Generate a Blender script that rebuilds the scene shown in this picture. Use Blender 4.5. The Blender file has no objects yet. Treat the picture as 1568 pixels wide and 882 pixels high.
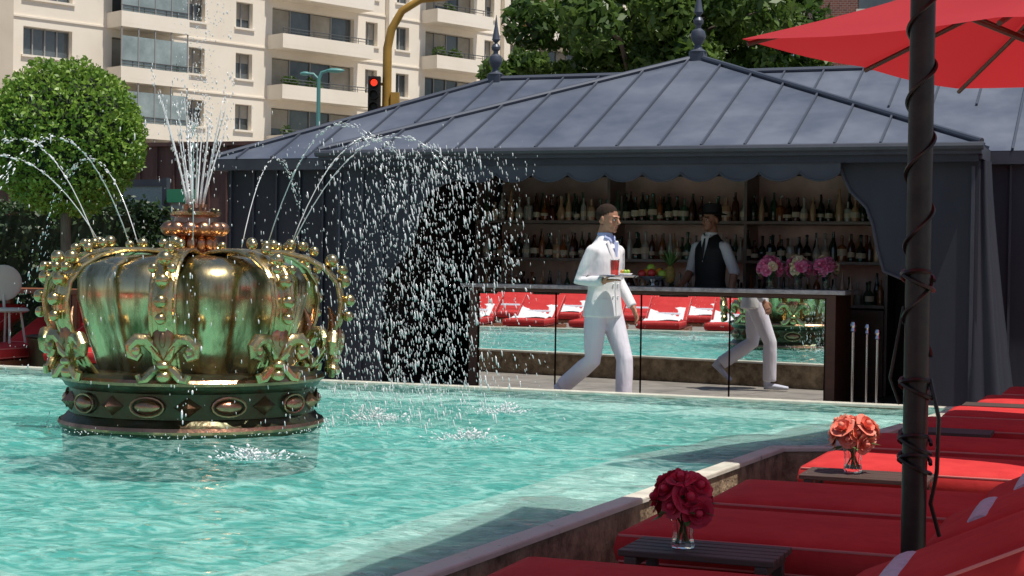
import bpy, bmesh, math, random
import numpy as np
from mathutils import Vector, Matrix
R=random.Random(7); NR=np.random.RandomState(5)
rad=math.radians
S=bpy.context.scene
# ------------------------------------------------------------------ helpers
class MB:
    def __init__(s): s.v=[];s.f=[];s.m=[]
    def add(s,vs,fs,m=0):
        o=len(s.v); s.v+= [tuple(v) for v in vs]; s.f+=[tuple(i+o for i in f) for f in fs]; s.m+=[m]*len(fs)
    def box(s,c,d,m=0,rz=0,M=None):
        vs=[Vector((x*d[0]/2,y*d[1]/2,z*d[2]/2)) for z in(-1,1) for y in(-1,1) for x in(-1,1)]
        T=Matrix.Translation(c)@(M if M is not None else Matrix.Rotation(rz,4,'Z'))
        s.add([T@v for v in vs],[(0,2,3,1),(4,5,7,6),(0,1,5,4),(2,6,7,3),(0,4,6,2),(1,3,7,5)],m)
    def bb(s,x0,x1,y0,y1,z0,z1,m=0):
        s.box(((x0+x1)/2,(y0+y1)/2,(z0+z1)/2),(x1-x0,y1-y0,z1-z0),m)
    def rings(s,rs,m=0,cap=True,closed=True):
        n=len(rs[0]); vs=[p for r in rs for p in r]; fs=[]
        for i in range(len(rs)-1):
            for j in range(n if closed else n-1):
                k=(j+1)%n
                fs.append((i*n+j,i*n+k,(i+1)*n+k,(i+1)*n+j))
        if cap:
            fs.append(tuple(reversed(range(n)))); fs.append(tuple((len(rs)-1)*n+j for j in range(n)))
        s.add(vs,fs,m)
    def tube(s,pts,rr,n=8,m=0,side=None,cap=True,sq=False):
        pts=[Vector(p) for p in pts]
        if not isinstance(rr,(list,tuple)): rr=[rr]*len(pts)
        out=[];prev=None
        for i,p in enumerate(pts):
            t=(pts[min(i+1,len(pts)-1)]-pts[max(i-1,0)]).normalized()
            if prev is None:
                a=Vector(side) if side is not None else (Vector((0,0,1)) if abs(t.z)<.9 else Vector((1,0,0))).cross(t)
            else: a=prev
            a=(a-t*a.dot(t)); 
            if a.length<1e-5: a=t.orthogonal()
            a.normalize(); prev=a; b=t.cross(a)
            r=rr[i]; ra,rb=(r if isinstance(r,(list,tuple)) else (r,r))
            out.append([p+a*ra*math.cos(2*math.pi*j/n)+b*rb*math.sin(2*math.pi*j/n) for j in range(n)])
        s.rings(out,m,cap)
    def beam(s,p0,p1,w,h,m=0,up=(0,0,1)):
        p0=Vector(p0);p1=Vector(p1);t=(p1-p0);L=t.length;t.normalize();u=Vector(up)
        a=t.cross(u)
        if a.length<1e-4: a=t.orthogonal()
        a.normalize(); b=a.cross(t)
        M=Matrix((t,a,b)).transposed().to_4x4()
        s.box((p0+p1)/2,(L,w,h),m,M=M)
    def rev(s,prof,n=32,c=(0,0,0),m=0,mod=None,cap=True,M=None):
        rs=[]
        for r,z in prof:
            ring=[]
            for j in range(n):
                a=2*math.pi*j/n; q=r*(mod(a,z) if mod else 1)
                v=Vector((q*math.cos(a),q*math.sin(a),z))
                if M is not None: v=M@v
                ring.append(v+Vector(c))
            rs.append(ring)
        s.rings(rs,m,cap)
    def sph(s,c,r,m=0,n=12,k=8,M=None):
        if not isinstance(r,(list,tuple)): r=(r,r,r)
        rs=[]
        for i in range(1,k):
            t=math.pi*i/k-math.pi/2
            ring=[]
            for j in range(n):
                a=2*math.pi*j/n
                v=Vector((r[0]*math.cos(t)*math.cos(a),r[1]*math.cos(t)*math.sin(a),r[2]*math.sin(t)))
                if M is not None: v=M@v
                ring.append(v+Vector(c))
            rs.append(ring)
        s.rings(rs,m,False)
        o=len(s.v)-len(rs)*n
        for sg,base in((-1,0),(1,(len(rs)-1)*n)):
            v=Vector((0,0,sg*r[2])); v=(M@v if M is not None else v)+Vector(c)
            s.v.append(tuple(v)); t=len(s.v)-1
            for j in range(n):
                a,b=o+base+j,o+base+(j+1)%n
                s.f.append((t,b,a) if sg<0 else (t,a,b)); s.m.append(m)
    def prism(s,poly,y0,y1,m=0):   # poly in xz, extruded in y
        n=len(poly)
        vs=[(x,y0,z) for x,z in poly]+[(x,y1,z) for x,z in poly]
        fs=[tuple(range(n)),tuple(reversed(range(n,2*n)))]+[(i,i+n,(i+1)%n+n,(i+1)%n) for i in range(n)]
        s.add(vs,fs,m)
    def mesh(s,name,mats,smooth=True,ang=35,fix=True):
        me=bpy.data.meshes.new(name); me.from_pydata(s.v,[],s.f)
        for mt in mats: me.materials.append(mt)
        me.polygons.foreach_set('material_index',s.m)
        if fix and len(s.f)<60000:
            bm=bmesh.new(); bm.from_mesh(me); bmesh.ops.recalc_face_normals(bm,faces=bm.faces); bm.to_mesh(me); bm.free()
        if smooth:
            me.polygons.foreach_set('use_smooth',[True]*len(me.polygons))
            try: me.set_sharp_from_angle(angle=rad(ang))
            except Exception: pass
        me.update(); return me
def ob(name,me,parent=None,bevel=0,loc=None,rz=0):
    o=bpy.data.objects.new(name,me); S.collection.objects.link(o)
    if parent: o.parent=parent
    if loc is not None: o.location=loc
    if rz: o.rotation_euler[2]=rz
    if bevel:
        b=o.modifiers.new('b','BEVEL'); b.width=bevel; b.segments=2; b.limit_method='ANGLE'; b.angle_limit=rad(40)
    return o
def emp(name,loc=(0,0,0),rz=0):
    e=bpy.data.objects.new(name,None); S.collection.objects.link(e); e.location=loc; e.rotation_euler[2]=rz; e.empty_display_size=.2; return e
def remesh(mb,name,mats,vox,smooth=2):
    me=mb.mesh('tmp',mats,smooth=False); o=bpy.data.objects.new('tmp',me); S.collection.objects.link(o)
    m=o.modifiers.new('r','REMESH'); m.mode='VOXEL'; m.voxel_size=vox; m.use_smooth_shade=True
    if smooth:
        q=o.modifiers.new('s','SMOOTH'); q.iterations=smooth; q.factor=.5
    dg=bpy.context.evaluated_depsgraph_get(); out=bpy.data.meshes.new_from_object(o.evaluated_get(dg))
    bpy.data.objects.remove(o); out.name=name
    if not out.materials:
        for mt in mats: out.materials.append(mt)
    out.polygons.foreach_set('use_smooth',[True]*len(out.polygons)); return out
# ------------------------------------------------------------------ materials
def pm(name,c1,c2=None,scale=4,rough=.5,metal=0,bump=0,bs=40,r2=None,spec=None,detail=5,stretch=None,lo=.35,hi=.65,trans=0,ior=None,coat=0):
    m=bpy.data.materials.new(name); m.use_nodes=True; nt=m.node_tree; N=nt.nodes; L=nt.links
    b=N['Principled BSDF']; b.inputs['Base Color'].default_value=(*c1,1); b.inputs['Roughness'].default_value=rough; b.inputs['Metallic'].default_value=metal
    if spec is not None: b.inputs['Specular IOR Level'].default_value=spec
    if trans: b.inputs['Transmission Weight'].default_value=trans
    if ior: b.inputs['IOR'].default_value=ior
    if coat: b.inputs['Coat Weight'].default_value=coat
    tc=N.new('ShaderNodeTexCoord'); mp=N.new('ShaderNodeMapping'); L.new(tc.outputs['Object'],mp.inputs[0])
    if stretch: mp.inputs['Scale'].default_value=stretch
    if c2 is not None:
        n=N.new('ShaderNodeTexNoise'); n.inputs['Scale'].default_value=scale; n.inputs['Detail'].default_value=detail; n.inputs['Roughness'].default_value=.62
        L.new(mp.outputs[0],n.inputs['Vector'])
        r=N.new('ShaderNodeValToRGB'); r.color_ramp.elements[0].position=lo; r.color_ramp.elements[1].position=hi
        r.color_ramp.elements[0].color=(*c1,1); r.color_ramp.elements[1].color=(*c2,1)
        L.new(n.outputs['Fac'],r.inputs[0]); L.new(r.outputs[0],b.inputs['Base Color'])
        if r2 is not None:
            q=N.new('ShaderNodeMapRange'); q.inputs[1].default_value=.35; q.inputs[2].default_value=.65; q.inputs[3].default_value=rough; q.inputs[4].default_value=r2
            L.new(n.outputs['Fac'],q.inputs[0]); L.new(q.outputs[0],b.inputs['Roughness'])
    if bump:
        n2=N.new('ShaderNodeTexNoise'); n2.inputs['Scale'].default_value=bs; n2.inputs['Detail'].default_value=4; L.new(mp.outputs[0],n2.inputs['Vector'])
        bp=N.new('ShaderNodeBump'); bp.inputs['Strength'].default_value=bump; bp.inputs['Distance'].default_value=.02
        L.new(n2.outputs['Fac'],bp.inputs['Height']); L.new(bp.outputs[0],b.inputs['Normal'])
    return m
def leafmat(name,c1,c2,scale=1.5,tr=.35):
    m=pm(name,c1,c2,scale=scale,rough=.45,detail=6); nt=m.node_tree; N=nt.nodes; L=nt.links
    b=N['Principled BSDF']; t=N.new('ShaderNodeBsdfTranslucent'); mx=N.new('ShaderNodeMixShader'); mx.inputs[0].default_value=tr
    ramp=[n for n in N if n.type=='VALTORGB'][0]; L.new(ramp.outputs[0],t.inputs[0])
    L.new(b.outputs[0],mx.inputs[1]); L.new(t.outputs[0],mx.inputs[2]); L.new(mx.outputs[0],N['Material Output'].inputs[0]); return m
M_roof=pm('roof_metal',(.085,.103,.142),(.13,.15,.195),scale=1.2,rough=.4,metal=.2,bump=.06,bs=6,r2=.6)
M_seam=pm('roof_seam',(.08,.092,.12),rough=.42,metal=.3)
M_panel=pm('painted_panel',(.022,.026,.038),(.033,.037,.052),scale=2,rough=.55,bump=.08,bs=30,stretch=(1,1,.2))
M_panel2=pm('painted_trim',(.045,.05,.066),(.06,.066,.085),scale=3,rough=.5)
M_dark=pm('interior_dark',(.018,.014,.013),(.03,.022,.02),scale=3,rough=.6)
M_back=pm('back_bar_panel',(.85,.58,.5),(.55,.36,.3),scale=2,rough=.4,metal=.4,r2=.5)
M_shelf=pm('shelf_wood',(.26,.2,.17),(.17,.12,.1),scale=6,rough=.35,stretch=(.2,1,1))
M_wood=pm('dark_wood',(.07,.03,.018),(.12,.05,.03),scale=10,rough=.35,stretch=(.15,1,1),bump=.1)
M_teak=pm('teak_wood',(.3,.11,.05),(.18,.06,.03),scale=12,rough=.45,stretch=(.1,1.5,1),bump=.15)
M_slat=pm('weathered_slat',(.06,.04,.035),(.1,.065,.05),scale=12,rough=.5,stretch=(.1,1.5,1),bump=.15)
M_marble=pm('marble_top',(.6,.58,.56),(.3,.29,.29),scale=14,rough=.2,detail=8)
M_mirror=pm('mirror',(.86,.88,.87),rough=.01,metal=1)
M_chrome=pm('chrome',(.7,.7,.7),rough=.15,metal=1)
M_black=pm('black_metal',(.015,.013,.012),(.03,.025,.02),scale=20,rough=.4,metal=.3)
M_stone=pm('pool_wall_stone',(.12,.08,.045),(.36,.27,.17),scale=9,rough=.8,bump=.7,bs=35,detail=9)
M_cop=pm('coping_stone',(.55,.53,.44),(.68,.66,.56),scale=6,rough=.25,bump=.15,bs=30,r2=.5)
M_floor=pm('terrace_paving',(.2,.18,.16),(.3,.27,.24),scale=3,rough=.6,bump=.1,bs=20)
M_basin=pm('pool_basin_tile',(.22,.64,.58),(.32,.74,.68),scale=1.6,rough=.5)
M_ledge=pm('pool_ledge_tile',(.9,.92,.87),(.74,.86,.8),scale=3.5,rough=.5,stretch=(2.4,.8,1))
M_red=pm('red_cushion',(.56,.042,.04),(.48,.028,.03),scale=7,rough=.8,bump=.45,bs=6,spec=.2)
M_pipe=pm('cushion_piping',(.7,.22,.2),rough=.7)
M_towel=pm('towel',(.62,.64,.72),(.52,.54,.62),scale=20,rough=.95,bump=.6,bs=90)
M_white=pm('white_cloth',(.8,.79,.8),(.72,.71,.74),scale=6,rough=.9,bump=1.0,bs=7,stretch=(1,1,.45),spec=.2)
M_trous=pm('trouser_cloth',(.72,.69,.76),(.64,.61,.69),scale=6,rough=.9,bump=1.2,bs=8,stretch=(1,1,.35),spec=.2)
M_shirt=pm('shirt_blue',(.4,.47,.72),rough=.8)
M_vest=pm('vest_black',(.012,.012,.014),rough=.7)
M_skin=pm('skin',(.42,.21,.13),(.36,.17,.1),scale=12,rough=.5)
M_hair=pm('hair',(.02,.013,.01),(.04,.025,.018),scale=60,rough=.9,bump=.5,bs=120,spec=.15)
M_lip=pm('lips',(.3,.09,.07),rough=.5)
M_eyew=pm('eye_white',(.6,.6,.58),rough=.2)
M_iris=pm('iris',(.02,.012,.01),rough=.15)
M_shoe=pm('shoe',(.55,.56,.66),(.45,.46,.56),scale=8,rough=.6)
M_brass=pm('brass',(.72,.56,.28),(.34,.28,.13),scale=4.5,rough=.13,metal=1,r2=.3,bump=.12,bs=14,lo=.4,hi=.7)
M_green=pm('patina_brass',(.09,.15,.075),(.66,.5,.25),scale=6,rough=.3,metal=.95,r2=.16,bump=.25,bs=22,lo=.3,hi=.48)
M_copper=pm('copper',(.62,.31,.19),(.28,.18,.11),scale=6,rough=.22,metal=1,r2=.4,bump=.2,bs=25)
M_bronze=pm('dark_bronze',(.09,.065,.04),(.08,.1,.06),scale=5,rough=.28,metal=.9,r2=.45,bump=.25,bs=20)
M_cap=pm('brass_cap',(.74,.6,.34),(.13,.13,.06),scale=3,rough=.14,metal=1,r2=.34,bump=.15,bs=5,stretch=(2.5,2.5,.5),lo=.42,hi=.66)
M_bwall=pm('building_render',(.88,.81,.7),(.8,.72,.6),scale=.25,rough=.9,bump=.05,bs=3)
M_bglass=pm('window_glass',(.045,.055,.06),(.12,.14,.15),scale=.35,rough=.08,spec=.7)
M_bshade=pm('blind',(.45,.42,.36),(.3,.27,.22),scale=.6,rough=.8)
M_bframe=pm('window_frame',(.3,.3,.3),rough=.5)
M_brail=pm('balcony_rail',(.12,.13,.13),rough=.4,metal=.5)
M_bbei=pm('beige_render',(.6,.52,.42),(.52,.45,.36),scale=.3,rough=.9)
M_wallb=pm('brown_cladding',(.07,.035,.03),(.12,.06,.05),scale=3,rough=.7,stretch=(2,2,.4),bump=.2)
M_yel=pm('mustard_paint',(.42,.24,.04),(.34,.19,.03),scale=3,rough=.5)
M_teal=pm('teal_paint',(.08,.25,.24),rough=.5)
M_frost=pm('frosted_glass',(.32,.38,.36),(.42,.48,.45),scale=60,rough=.35,bump=.5,bs=60)
M_cream=pm('cream_paint',(.6,.56,.48),rough=.6)
M_leafT=leafmat('leaf_topiary',(.09,.2,.02),(.26,.4,.06),scale=5,tr=.3)
M_leaf=leafmat('leaf_tree',(.035,.085,.015),(.13,.21,.04),scale=1.2,tr=.4)
M_leafD=leafmat('leaf_hedge',(.012,.03,.01),(.04,.08,.02),scale=2,tr=.15)
M_bark=pm('bark',(.08,.06,.045),(.14,.11,.085),scale=12,rough=.9,bump=.6,bs=20,stretch=(3,3,.5))
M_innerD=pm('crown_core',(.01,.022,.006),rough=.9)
M_glass=pm('clear_glass',(.95,.97,.97),rough=.02,trans=1,ior=1.45)
M_stem=pm('stem',(.07,.16,.04),rough=.5)
M_roseR=pm('rose_red',(.45,.015,.045),(.62,.04,.09),scale=30,rough=.6)
M_roseO=pm('rose_coral',(.8,.13,.07),(.75,.3,.22),scale=30,rough=.6)
M_roseP=pm('rose_pink',(.75,.08,.25),(.85,.35,.5),scale=25,rough=.6)
M_roseY=pm('rose_cream',(.85,.7,.35),(.85,.75,.6),scale=25,rough=.6)
M_drop=pm('water_drop',(.76,.79,.8),rough=.12,spec=1.0)
BOT=[pm('bottle_%d'%i,c,rough=.1,spec=.8) for i,c in enumerate([(.015,.025,.012),(.28,.09,.025),(.5,.48,.42),(.07,.022,.012),(.6,.36,.2),(.05,.1,.05)])]
M_label=pm('label',(.72,.62,.46),rough=.6)
def brick():
    m=pm('brick_wall',(.2,.08,.05),rough=.9); N=m.node_tree.nodes; L=m.node_tree.links
    t=N.new('ShaderNodeTexBrick'); t.inputs['Color1'].default_value=(.2,.075,.05,1); t.inputs['Color2'].default_value=(.13,.05,.04,1); t.inputs['Mortar'].default_value=(.25,.22,.2,1); t.inputs['Scale'].default_value=3
    L.new([n for n in N if n.type=='MAPPING'][0].outputs[0],t.inputs[0]); L.new(t.outputs[0],N['Principled BSDF'].inputs[0]); 
    [n for n in N if n.type=='MAPPING'][0].inputs['Rotation'].default_value=(rad(90),0,0); return m
M_brick=brick()
def fabric():
    m=bpy.data.materials.new('umbrella_canvas'); m.use_nodes=True; N=m.node_tree.nodes; L=m.node_tree.links
    d=N['Principled BSDF']; d.inputs[0].default_value=(.55,.025,.03,1); d.inputs['Roughness'].default_value=.8
    n=N.new('ShaderNodeTexNoise'); n.inputs['Scale'].default_value=3; r=N.new('ShaderNodeValToRGB')
    r.color_ramp.elements[0].color=(.42,.015,.025,1); r.color_ramp.elements[1].color=(.52,.025,.035,1); L.new(n.outputs[0],r.inputs[0]); L.new(r.outputs[0],d.inputs[0])
    t=N.new('ShaderNodeBsdfTranslucent'); t.inputs[0].default_value=(.66,.03,.035,1)
    x=N.new('ShaderNodeMixShader'); x.inputs[0].default_value=.33; L.new(d.outputs[0],x.inputs[1]); L.new(t.outputs[0],x.inputs[2]); L.new(x.outputs[0],N['Material Output'].inputs[0]); return m
M_fab=fabric()
def watermat():
    m=bpy.data.materials.new('pool_water'); m.use_nodes=True; N=m.node_tree.nodes; L=m.node_tree.links
    N.remove(N['Principled BSDF'])
    tc=N.new('ShaderNodeTexCoord'); mp=N.new('ShaderNodeMapping'); mp.inputs['Scale'].default_value=(1,1.5,1); mp.inputs['Rotation'].default_value=(0,0,rad(-21)); L.new(tc.outputs['Object'],mp.inputs[0])
    n=N.new('ShaderNodeTexNoise'); n.inputs['Scale'].default_value=9; n.inputs['Detail'].default_value=5; n.inputs['Distortion'].default_value=.6; L.new(mp.outputs[0],n.inputs[0])
    bp=N.new('ShaderNodeBump'); bp.inputs['Strength'].default_value=1.0; bp.inputs['Distance'].default_value=.045; L.new(n.outputs[0],bp.inputs['Height'])
    tr=N.new('ShaderNodeBsdfTransparent'); tr.inputs[0].default_value=(.8,.96,.94,1)
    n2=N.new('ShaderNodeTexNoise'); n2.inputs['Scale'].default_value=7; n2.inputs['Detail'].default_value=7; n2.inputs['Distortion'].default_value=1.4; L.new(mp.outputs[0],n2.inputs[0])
    cr=N.new('ShaderNodeValToRGB'); cr.color_ramp.elements[0].position=.42; cr.color_ramp.elements[1].position=.62; cr.color_ramp.elements[0].color=(.045,.25,.24,1); cr.color_ramp.elements[1].color=(.42,.71,.66,1); L.new(n2.outputs[0],cr.inputs[0])  # light and dark of the ripples painted into the diffuse colour by noise
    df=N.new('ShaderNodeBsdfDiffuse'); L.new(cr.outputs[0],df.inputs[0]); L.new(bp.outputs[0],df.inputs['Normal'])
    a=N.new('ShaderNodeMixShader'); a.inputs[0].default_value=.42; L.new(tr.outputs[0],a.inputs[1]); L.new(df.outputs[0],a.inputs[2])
    g=N.new('ShaderNodeBsdfGlossy'); g.inputs['Roughness'].default_value=.04; L.new(bp.outputs[0],g.inputs['Normal'])
    fr=N.new('ShaderNodeFresnel'); fr.inputs[0].default_value=1.33; L.new(bp.outputs[0],fr.inputs['Normal'])
    mu=N.new('ShaderNodeMath'); mu.operation='MULTIPLY'; mu.inputs[1].default_value=.75; L.new(fr.outputs[0],mu.inputs[0])
    x=N.new('ShaderNodeMixShader'); L.new(mu.outputs[0],x.inputs[0]); L.new(a.outputs[0],x.inputs[1]); L.new(g.outputs[0],x.inputs[2]); L.new(x.outputs[0],N['Material Output'].inputs[0]); return m
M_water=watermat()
# ------------------------------------------------------------------ camera / light
cam=bpy.data.cameras.new('camera'); co=bpy.data.objects.new('camera',cam); S.collection.objects.link(co)
cam.sensor_width=36; cam.lens=57.4; cam.clip_end=2000; cam.clip_start=.05
co.matrix_world=Matrix.Translation((0,0,1.31))@Matrix.Rotation(rad(21),4,'Z')@Matrix.Rotation(rad(90-.82),4,'X')@Matrix.Rotation(rad(.85),4,'Z')
S.camera=co
sd=Vector((.33,-.085,.92)).normalized()
sl=bpy.data.lights.new('sun','SUN'); sl.energy=5.0; sl.angle=rad(.5); sl.color=(1,.94,.85)
so=bpy.data.objects.new('sun',sl); S.collection.objects.link(so); so.rotation_euler=sd.to_track_quat('Z','Y').to_euler()
w=bpy.data.worlds.new('World'); S.world=w; w.use_nodes=True; N=w.node_tree.nodes
sk=N.new('ShaderNodeTexSky'); sk.sky_type='NISHITA'; sk.sun_disc=False; sk.sun_elevation=math.asin(sd.z); sk.sun_rotation=math.atan2(sd.x,sd.y)
w.node_tree.links.new(sk.outputs[0],N['Background'].inputs[0]); N['Background'].inputs[1].default_value=.086
S.view_settings.view_transform='Standard'; S.view_settings.look='None'; S.view_settings.exposure=0
# ------------------------------------------------------------------ ground
g=MB(); g.add([(-500,-500,0),(500,-500,0),(500,700,0),(-500,700,0)],[(0,1,2,3)]); ob('ground',g.mesh('ground',[M_floor],False))
g=MB()   # paving slabs
for i in range(-18,6):
    for j in range(13,28):
        g.bb(i*.8+.006,i*.8+.794,j*.6+4.8+.005,j*.6+5.4-.005-.001,.002,.02,0)
ob('terrace_paving',g.mesh('paving',[M_floor],False))
# ------------------------------------------------------------------ pool
POOL=[(-1.15,12.6),(-1.6,9.35),(-1.86,9.2),(-2.2,4.0),(-2.3,3.2),(-13,7),(-13.5,12.6)]
def inset(P,d):
    n=len(P); A=sum(P[i][0]*P[(i+1)%n][1]-P[(i+1)%n][0]*P[i][1] for i in range(n)); sg=1 if A>0 else -1; out=[]
    for i in range(n):
        p0,p1,p2=[Vector(P[k%n]) for k in (i-1,i,i+1)]
        a=(p1-p0).normalized(); b=(p2-p1).normalized()
        na=Vector((-a.y,a.x))*sg; nb=Vector((-b.y,b.x))*sg; m=(na+nb).normalized(); out.append(tuple(p1+m*d/max(.5,m.dot(na))))
    return out
def ring(mb,P,Q,z0,z1,m):
    n=len(P)
    for i in range(n):
        k=(i+1)%n
        vs=[(*P[i],z0),(*P[k],z0),(*Q[k],z0),(*Q[i],z0),(*P[i],z1),(*P[k],z1),(*Q[k],z1),(*Q[i],z1)]
        mb.add(vs,[(0,1,5,4),(2,3,7,6),(4,5,6,7)],m)
pe=emp('swimming_pool')
a=MB(); ring(a,inset(POOL,.012),inset(POOL,.09),0,.272,0); ob('pool_wall',a.mesh('pw',[M_stone],False),pe)
a=MB(); ring(a,POOL,inset(POOL,.1),.272,.296,0); ob('coping',a.mesh('cp',[M_cop],False),pe,bevel=.008)
INN=[(-2.15,11.75),(-2.75,9.0),(-2.95,4.4),(-12.1,7.8),(-12.5,11.75)]
a=MB(); a.add([(*p,.012) for p in inset(POOL,.1)],[tuple(range(len(POOL)))]); ob('basin_floor',a.mesh('bf',[M_basin],False),pe)
a=MB()
O=inset(POOL,.09); 
ledge=[(O[0],O[1],INN[1],INN[0]),(O[1],O[2],INN[1]),(O[2],O[3],INN[2],INN[1]),(O[3],O[4],INN[2]),(O[4],O[5],INN[3],INN[2]),(O[5],O[6],INN[4],INN[3]),(O[6],O[0],INN[0],INN[4])]
for q in ledge: a.add([(*p,.215) for p in q],[tuple(range(len(q)))])
for i in range(5):
    p,q=INN[i],INN[(i+1)%5]; a.add([(*p,.215),(*q,.215),(*q,.01),(*p,.01)],[(0,1,2,3)])
ob('ledge',a.mesh('lg',[M_ledge],False),pe)
SPL=[(-4.3,7.45),(-4.67,9.7),(-4.1,10.6),(-3.67,8.9),(-7.3,8.2)]
st=.035; xs=np.arange(-13.6,-1.0,st); ys=np.arange(3.1,12.7,st); X,Y=np.meshgrid(xs,ys); H=np.zeros_like(X)
for i in range(34):
    wl=NR.uniform(.1,.8); an=NR.normal()*.7+rad(111)+(math.pi if i%2 else 0); k=2*math.pi/wl
    wob=.25*np.sin(X*NR.uniform(.5,2)+Y*NR.uniform(.5,2)+i)
    H+=wl*.0055*NR.uniform(.5,1)*np.sin(k*(X*math.cos(an)+Y*math.sin(an)+wob*.5)+i*1.7)
for sx,sy in SPL+[(-5.61,8.88)]:
    d=np.hypot(X-sx,Y-sy); H+=.009*np.exp(-d/.55)*np.sin(2*math.pi*d/.13)
H=np.clip(H,-.022,.02)
PW=inset(POOL,.05)
def inside(P,x,y):
    c=np.zeros(x.shape,bool); n=len(P)
    for i in range(n):
        x1,y1=P[i];x2,y2=P[(i+1)%n]
        if y1==y2: continue
        cond=((y1>y)!=(y2>y))&(x<(x2-x1)*(y-y1)/(y2-y1)+x1); c^=cond
    return c
ins=inside(PW,X,Y); ny,nx=X.shape
idx=np.arange(ny*nx).reshape(ny,nx); q=ins[:-1,:-1]&ins[1:,1:]&ins[1:,:-1]&ins[:-1,1:]
F=np.stack([idx[:-1,:-1][q],idx[:-1,1:][q],idx[1:,1:][q],idx[1:,:-1][q]],1)
V=np.stack([X.ravel(),Y.ravel(),(.272+H).ravel()],1); used=np.unique(F); rm=np.full(len(V),-1); rm[used]=np.arange(len(used))
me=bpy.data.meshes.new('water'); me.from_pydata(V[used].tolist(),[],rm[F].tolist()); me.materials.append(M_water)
me.polygons.foreach_set('use_smooth',[True]*len(me.polygons)); ob('water',me,None)
# ------------------------------------------------------------------ crown fountain
CC=Vector((-5.55,8.88,.27)); cf=emp('crown_fountain',CC,rad(-69.2)); cf.scale=(.975,.975,1.0)
a=MB()
a.rev([(.7,-.26),(.8,-.25),(.82,0),(.835,.02),(.83,.055),(.80,.075),(.79,.09),(.775,.1),(.775,.25),(.80,.262),(.815,.285),(.83,.3),(.825,.335),(.79,.352),(.7,.36),(.3,.36)],72)
ob('base_ring',a.mesh('cb',[M_bronze]),cf)
a=MB()
a.rev([(.836,.018),(.846,.035),(.836,.055)],72,cap=False); a.rev([(.835,.3),(.846,.318),(.832,.336)],72,cap=False)
for i in range(20):
    t=2*math.pi*(i+.5)/20; Mt=Matrix.Rotation(t,4,'Z'); c=Mt@Vector((.782,0,.175))
    if i%2==0:
        vs=[Mt@Vector(p) for p in [(.775,-.085,.175),(.775,0,.115),(.775,.085,.175),(.775,0,.235),(.84,0,.175)]]
        a.add(vs,[(0,1,4),(1,2,4),(2,3,4),(3,0,4)],1)
    else:
        a.sph(c,(.04,.085,.04),1,14,8,M=Mt.to_3x3().to_4x4())
        pts=[Mt@Vector((.788,.105*math.cos(u),.175+.056*math.sin(u))) for u in np.linspace(0,2*math.pi,17)]
        a.tube(pts,.008,6,1)
ob('base_ornament',a.mesh('cbo',[M_copper,M_copper]),cf)
a=MB()
a.rev([(.60,.35),(.63,.45),(.69,.62),(.735,.8),(.735,.92),(.68,1.0),(.55,1.05),(.35,1.07),(.12,1.06)],96,mod=lambda t,z:1-.10*abs(math.cos(4*t))**3)
ob('cap',a.mesh('cap',[M_cap],ang=60),cf)
path=[(.74,.35),(.80,.42),(.87,.52),(.935,.66),(.955,.78),(.93,.9),(.85,.995),(.73,1.06),(.58,1.095),(.42,1.1),(.28,1.09),(.15,1.06)]
a=MB(); b=MB(); fl=MB()
for i in range(8):
    t=2*math.pi*i/8; Mt=Matrix.Rotation(t,4,'Z')
    pts=[Mt@Vector((r,0,z)) for r,z in path]; sd_=Mt@Vector((0,1,0))
    a.tube(pts,[(.075,.014)]*len(pts),12,0,side=sd_)
    for sg in(-1,1):
        a.tube([p+sd_*sg*.07 for p in pts],.014,8,0)
    a.tube([p*1.0+(Vector((p.x,p.y,0)).normalized()*.012) for p in pts],[(.03,.012)]*len(pts),8,1,side=sd_)
    for (r,z,rr,y) in [(.995,.70,.034,0),(1.0,.80,.04,0),(.965,.92,.043,0),(.955,.99,.03,.055),(.955,.99,.03,-.055),(.885,1.045,.045,0),(.77,1.105,.032,.0),(.70,1.135,.03,.05),(.70,1.135,.03,-.05),(.62,1.145,.036,0)]:
        b.sph(Mt@Vector((r,y,z)),rr,0,14,10)
    T=sd_; Nn=Mt@Vector((1,0,0)); C0=Mt@Vector((.865,0,.35))
    P=lambda A,B,C=0: C0+T*A+Vector((0,0,B))+Nn*C
    fl.tube([P(0,.0),P(0,.08,.01),P(0,.15,.02),P(0,.22,.035),P(0,.28,.04),P(0,.34,.03),P(0,.41,.005)],[(.03,.02),(.028,.02),(.055,.035),(.078,.045),(.066,.04),(.035,.025),(.003,.003)],12,1,side=T)
    for sg in(-1,1):
        fl.tube([P(sg*.015,.09,.01),P(sg*.05,.17,.03),P(sg*.1,.225,.045),(P(sg*.155,.225,.05)),P(sg*.195,.185,.05),P(sg*.19,.135,.05),P(sg*.15,.12,.05),P(sg*.13,.15,.05)],[.024,.036,.043,.042,.038,.031,.026,.02],10,0)
        fl.sph(P(sg*.16,.165,.055),.034,0)
        fl.tube([P(sg*.01,.07,.02),P(sg*.06,.045,.035),P(sg*.105,.0,.04),P(sg*.135,-.01,.045),P(sg*.15,.025,.045)],[.024,.03,.03,.025,.02],8,0)
        fl.tube([P(sg*.01,.10,.03),P(sg*.045,.14,.06),P(sg*.07,.19,.075)],[.02,.022,.008],8,0)
    fl.sph(P(0,.08,.035),(.05,.05,.03),0); fl.sph(P(0,.015,.03),(.05,.05,.04),0)
    fl.sph(P(0,.23,.07),(.022,.022,.05),1)
ob('arches',a.mesh('ar',[M_green,M_brass]),cf); ob('beads',b.mesh('bd',[M_brass]),cf); ob('fleur_de_lis',fl.mesh('fl',[M_green,M_copper]),cf)
a=MB()
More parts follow.
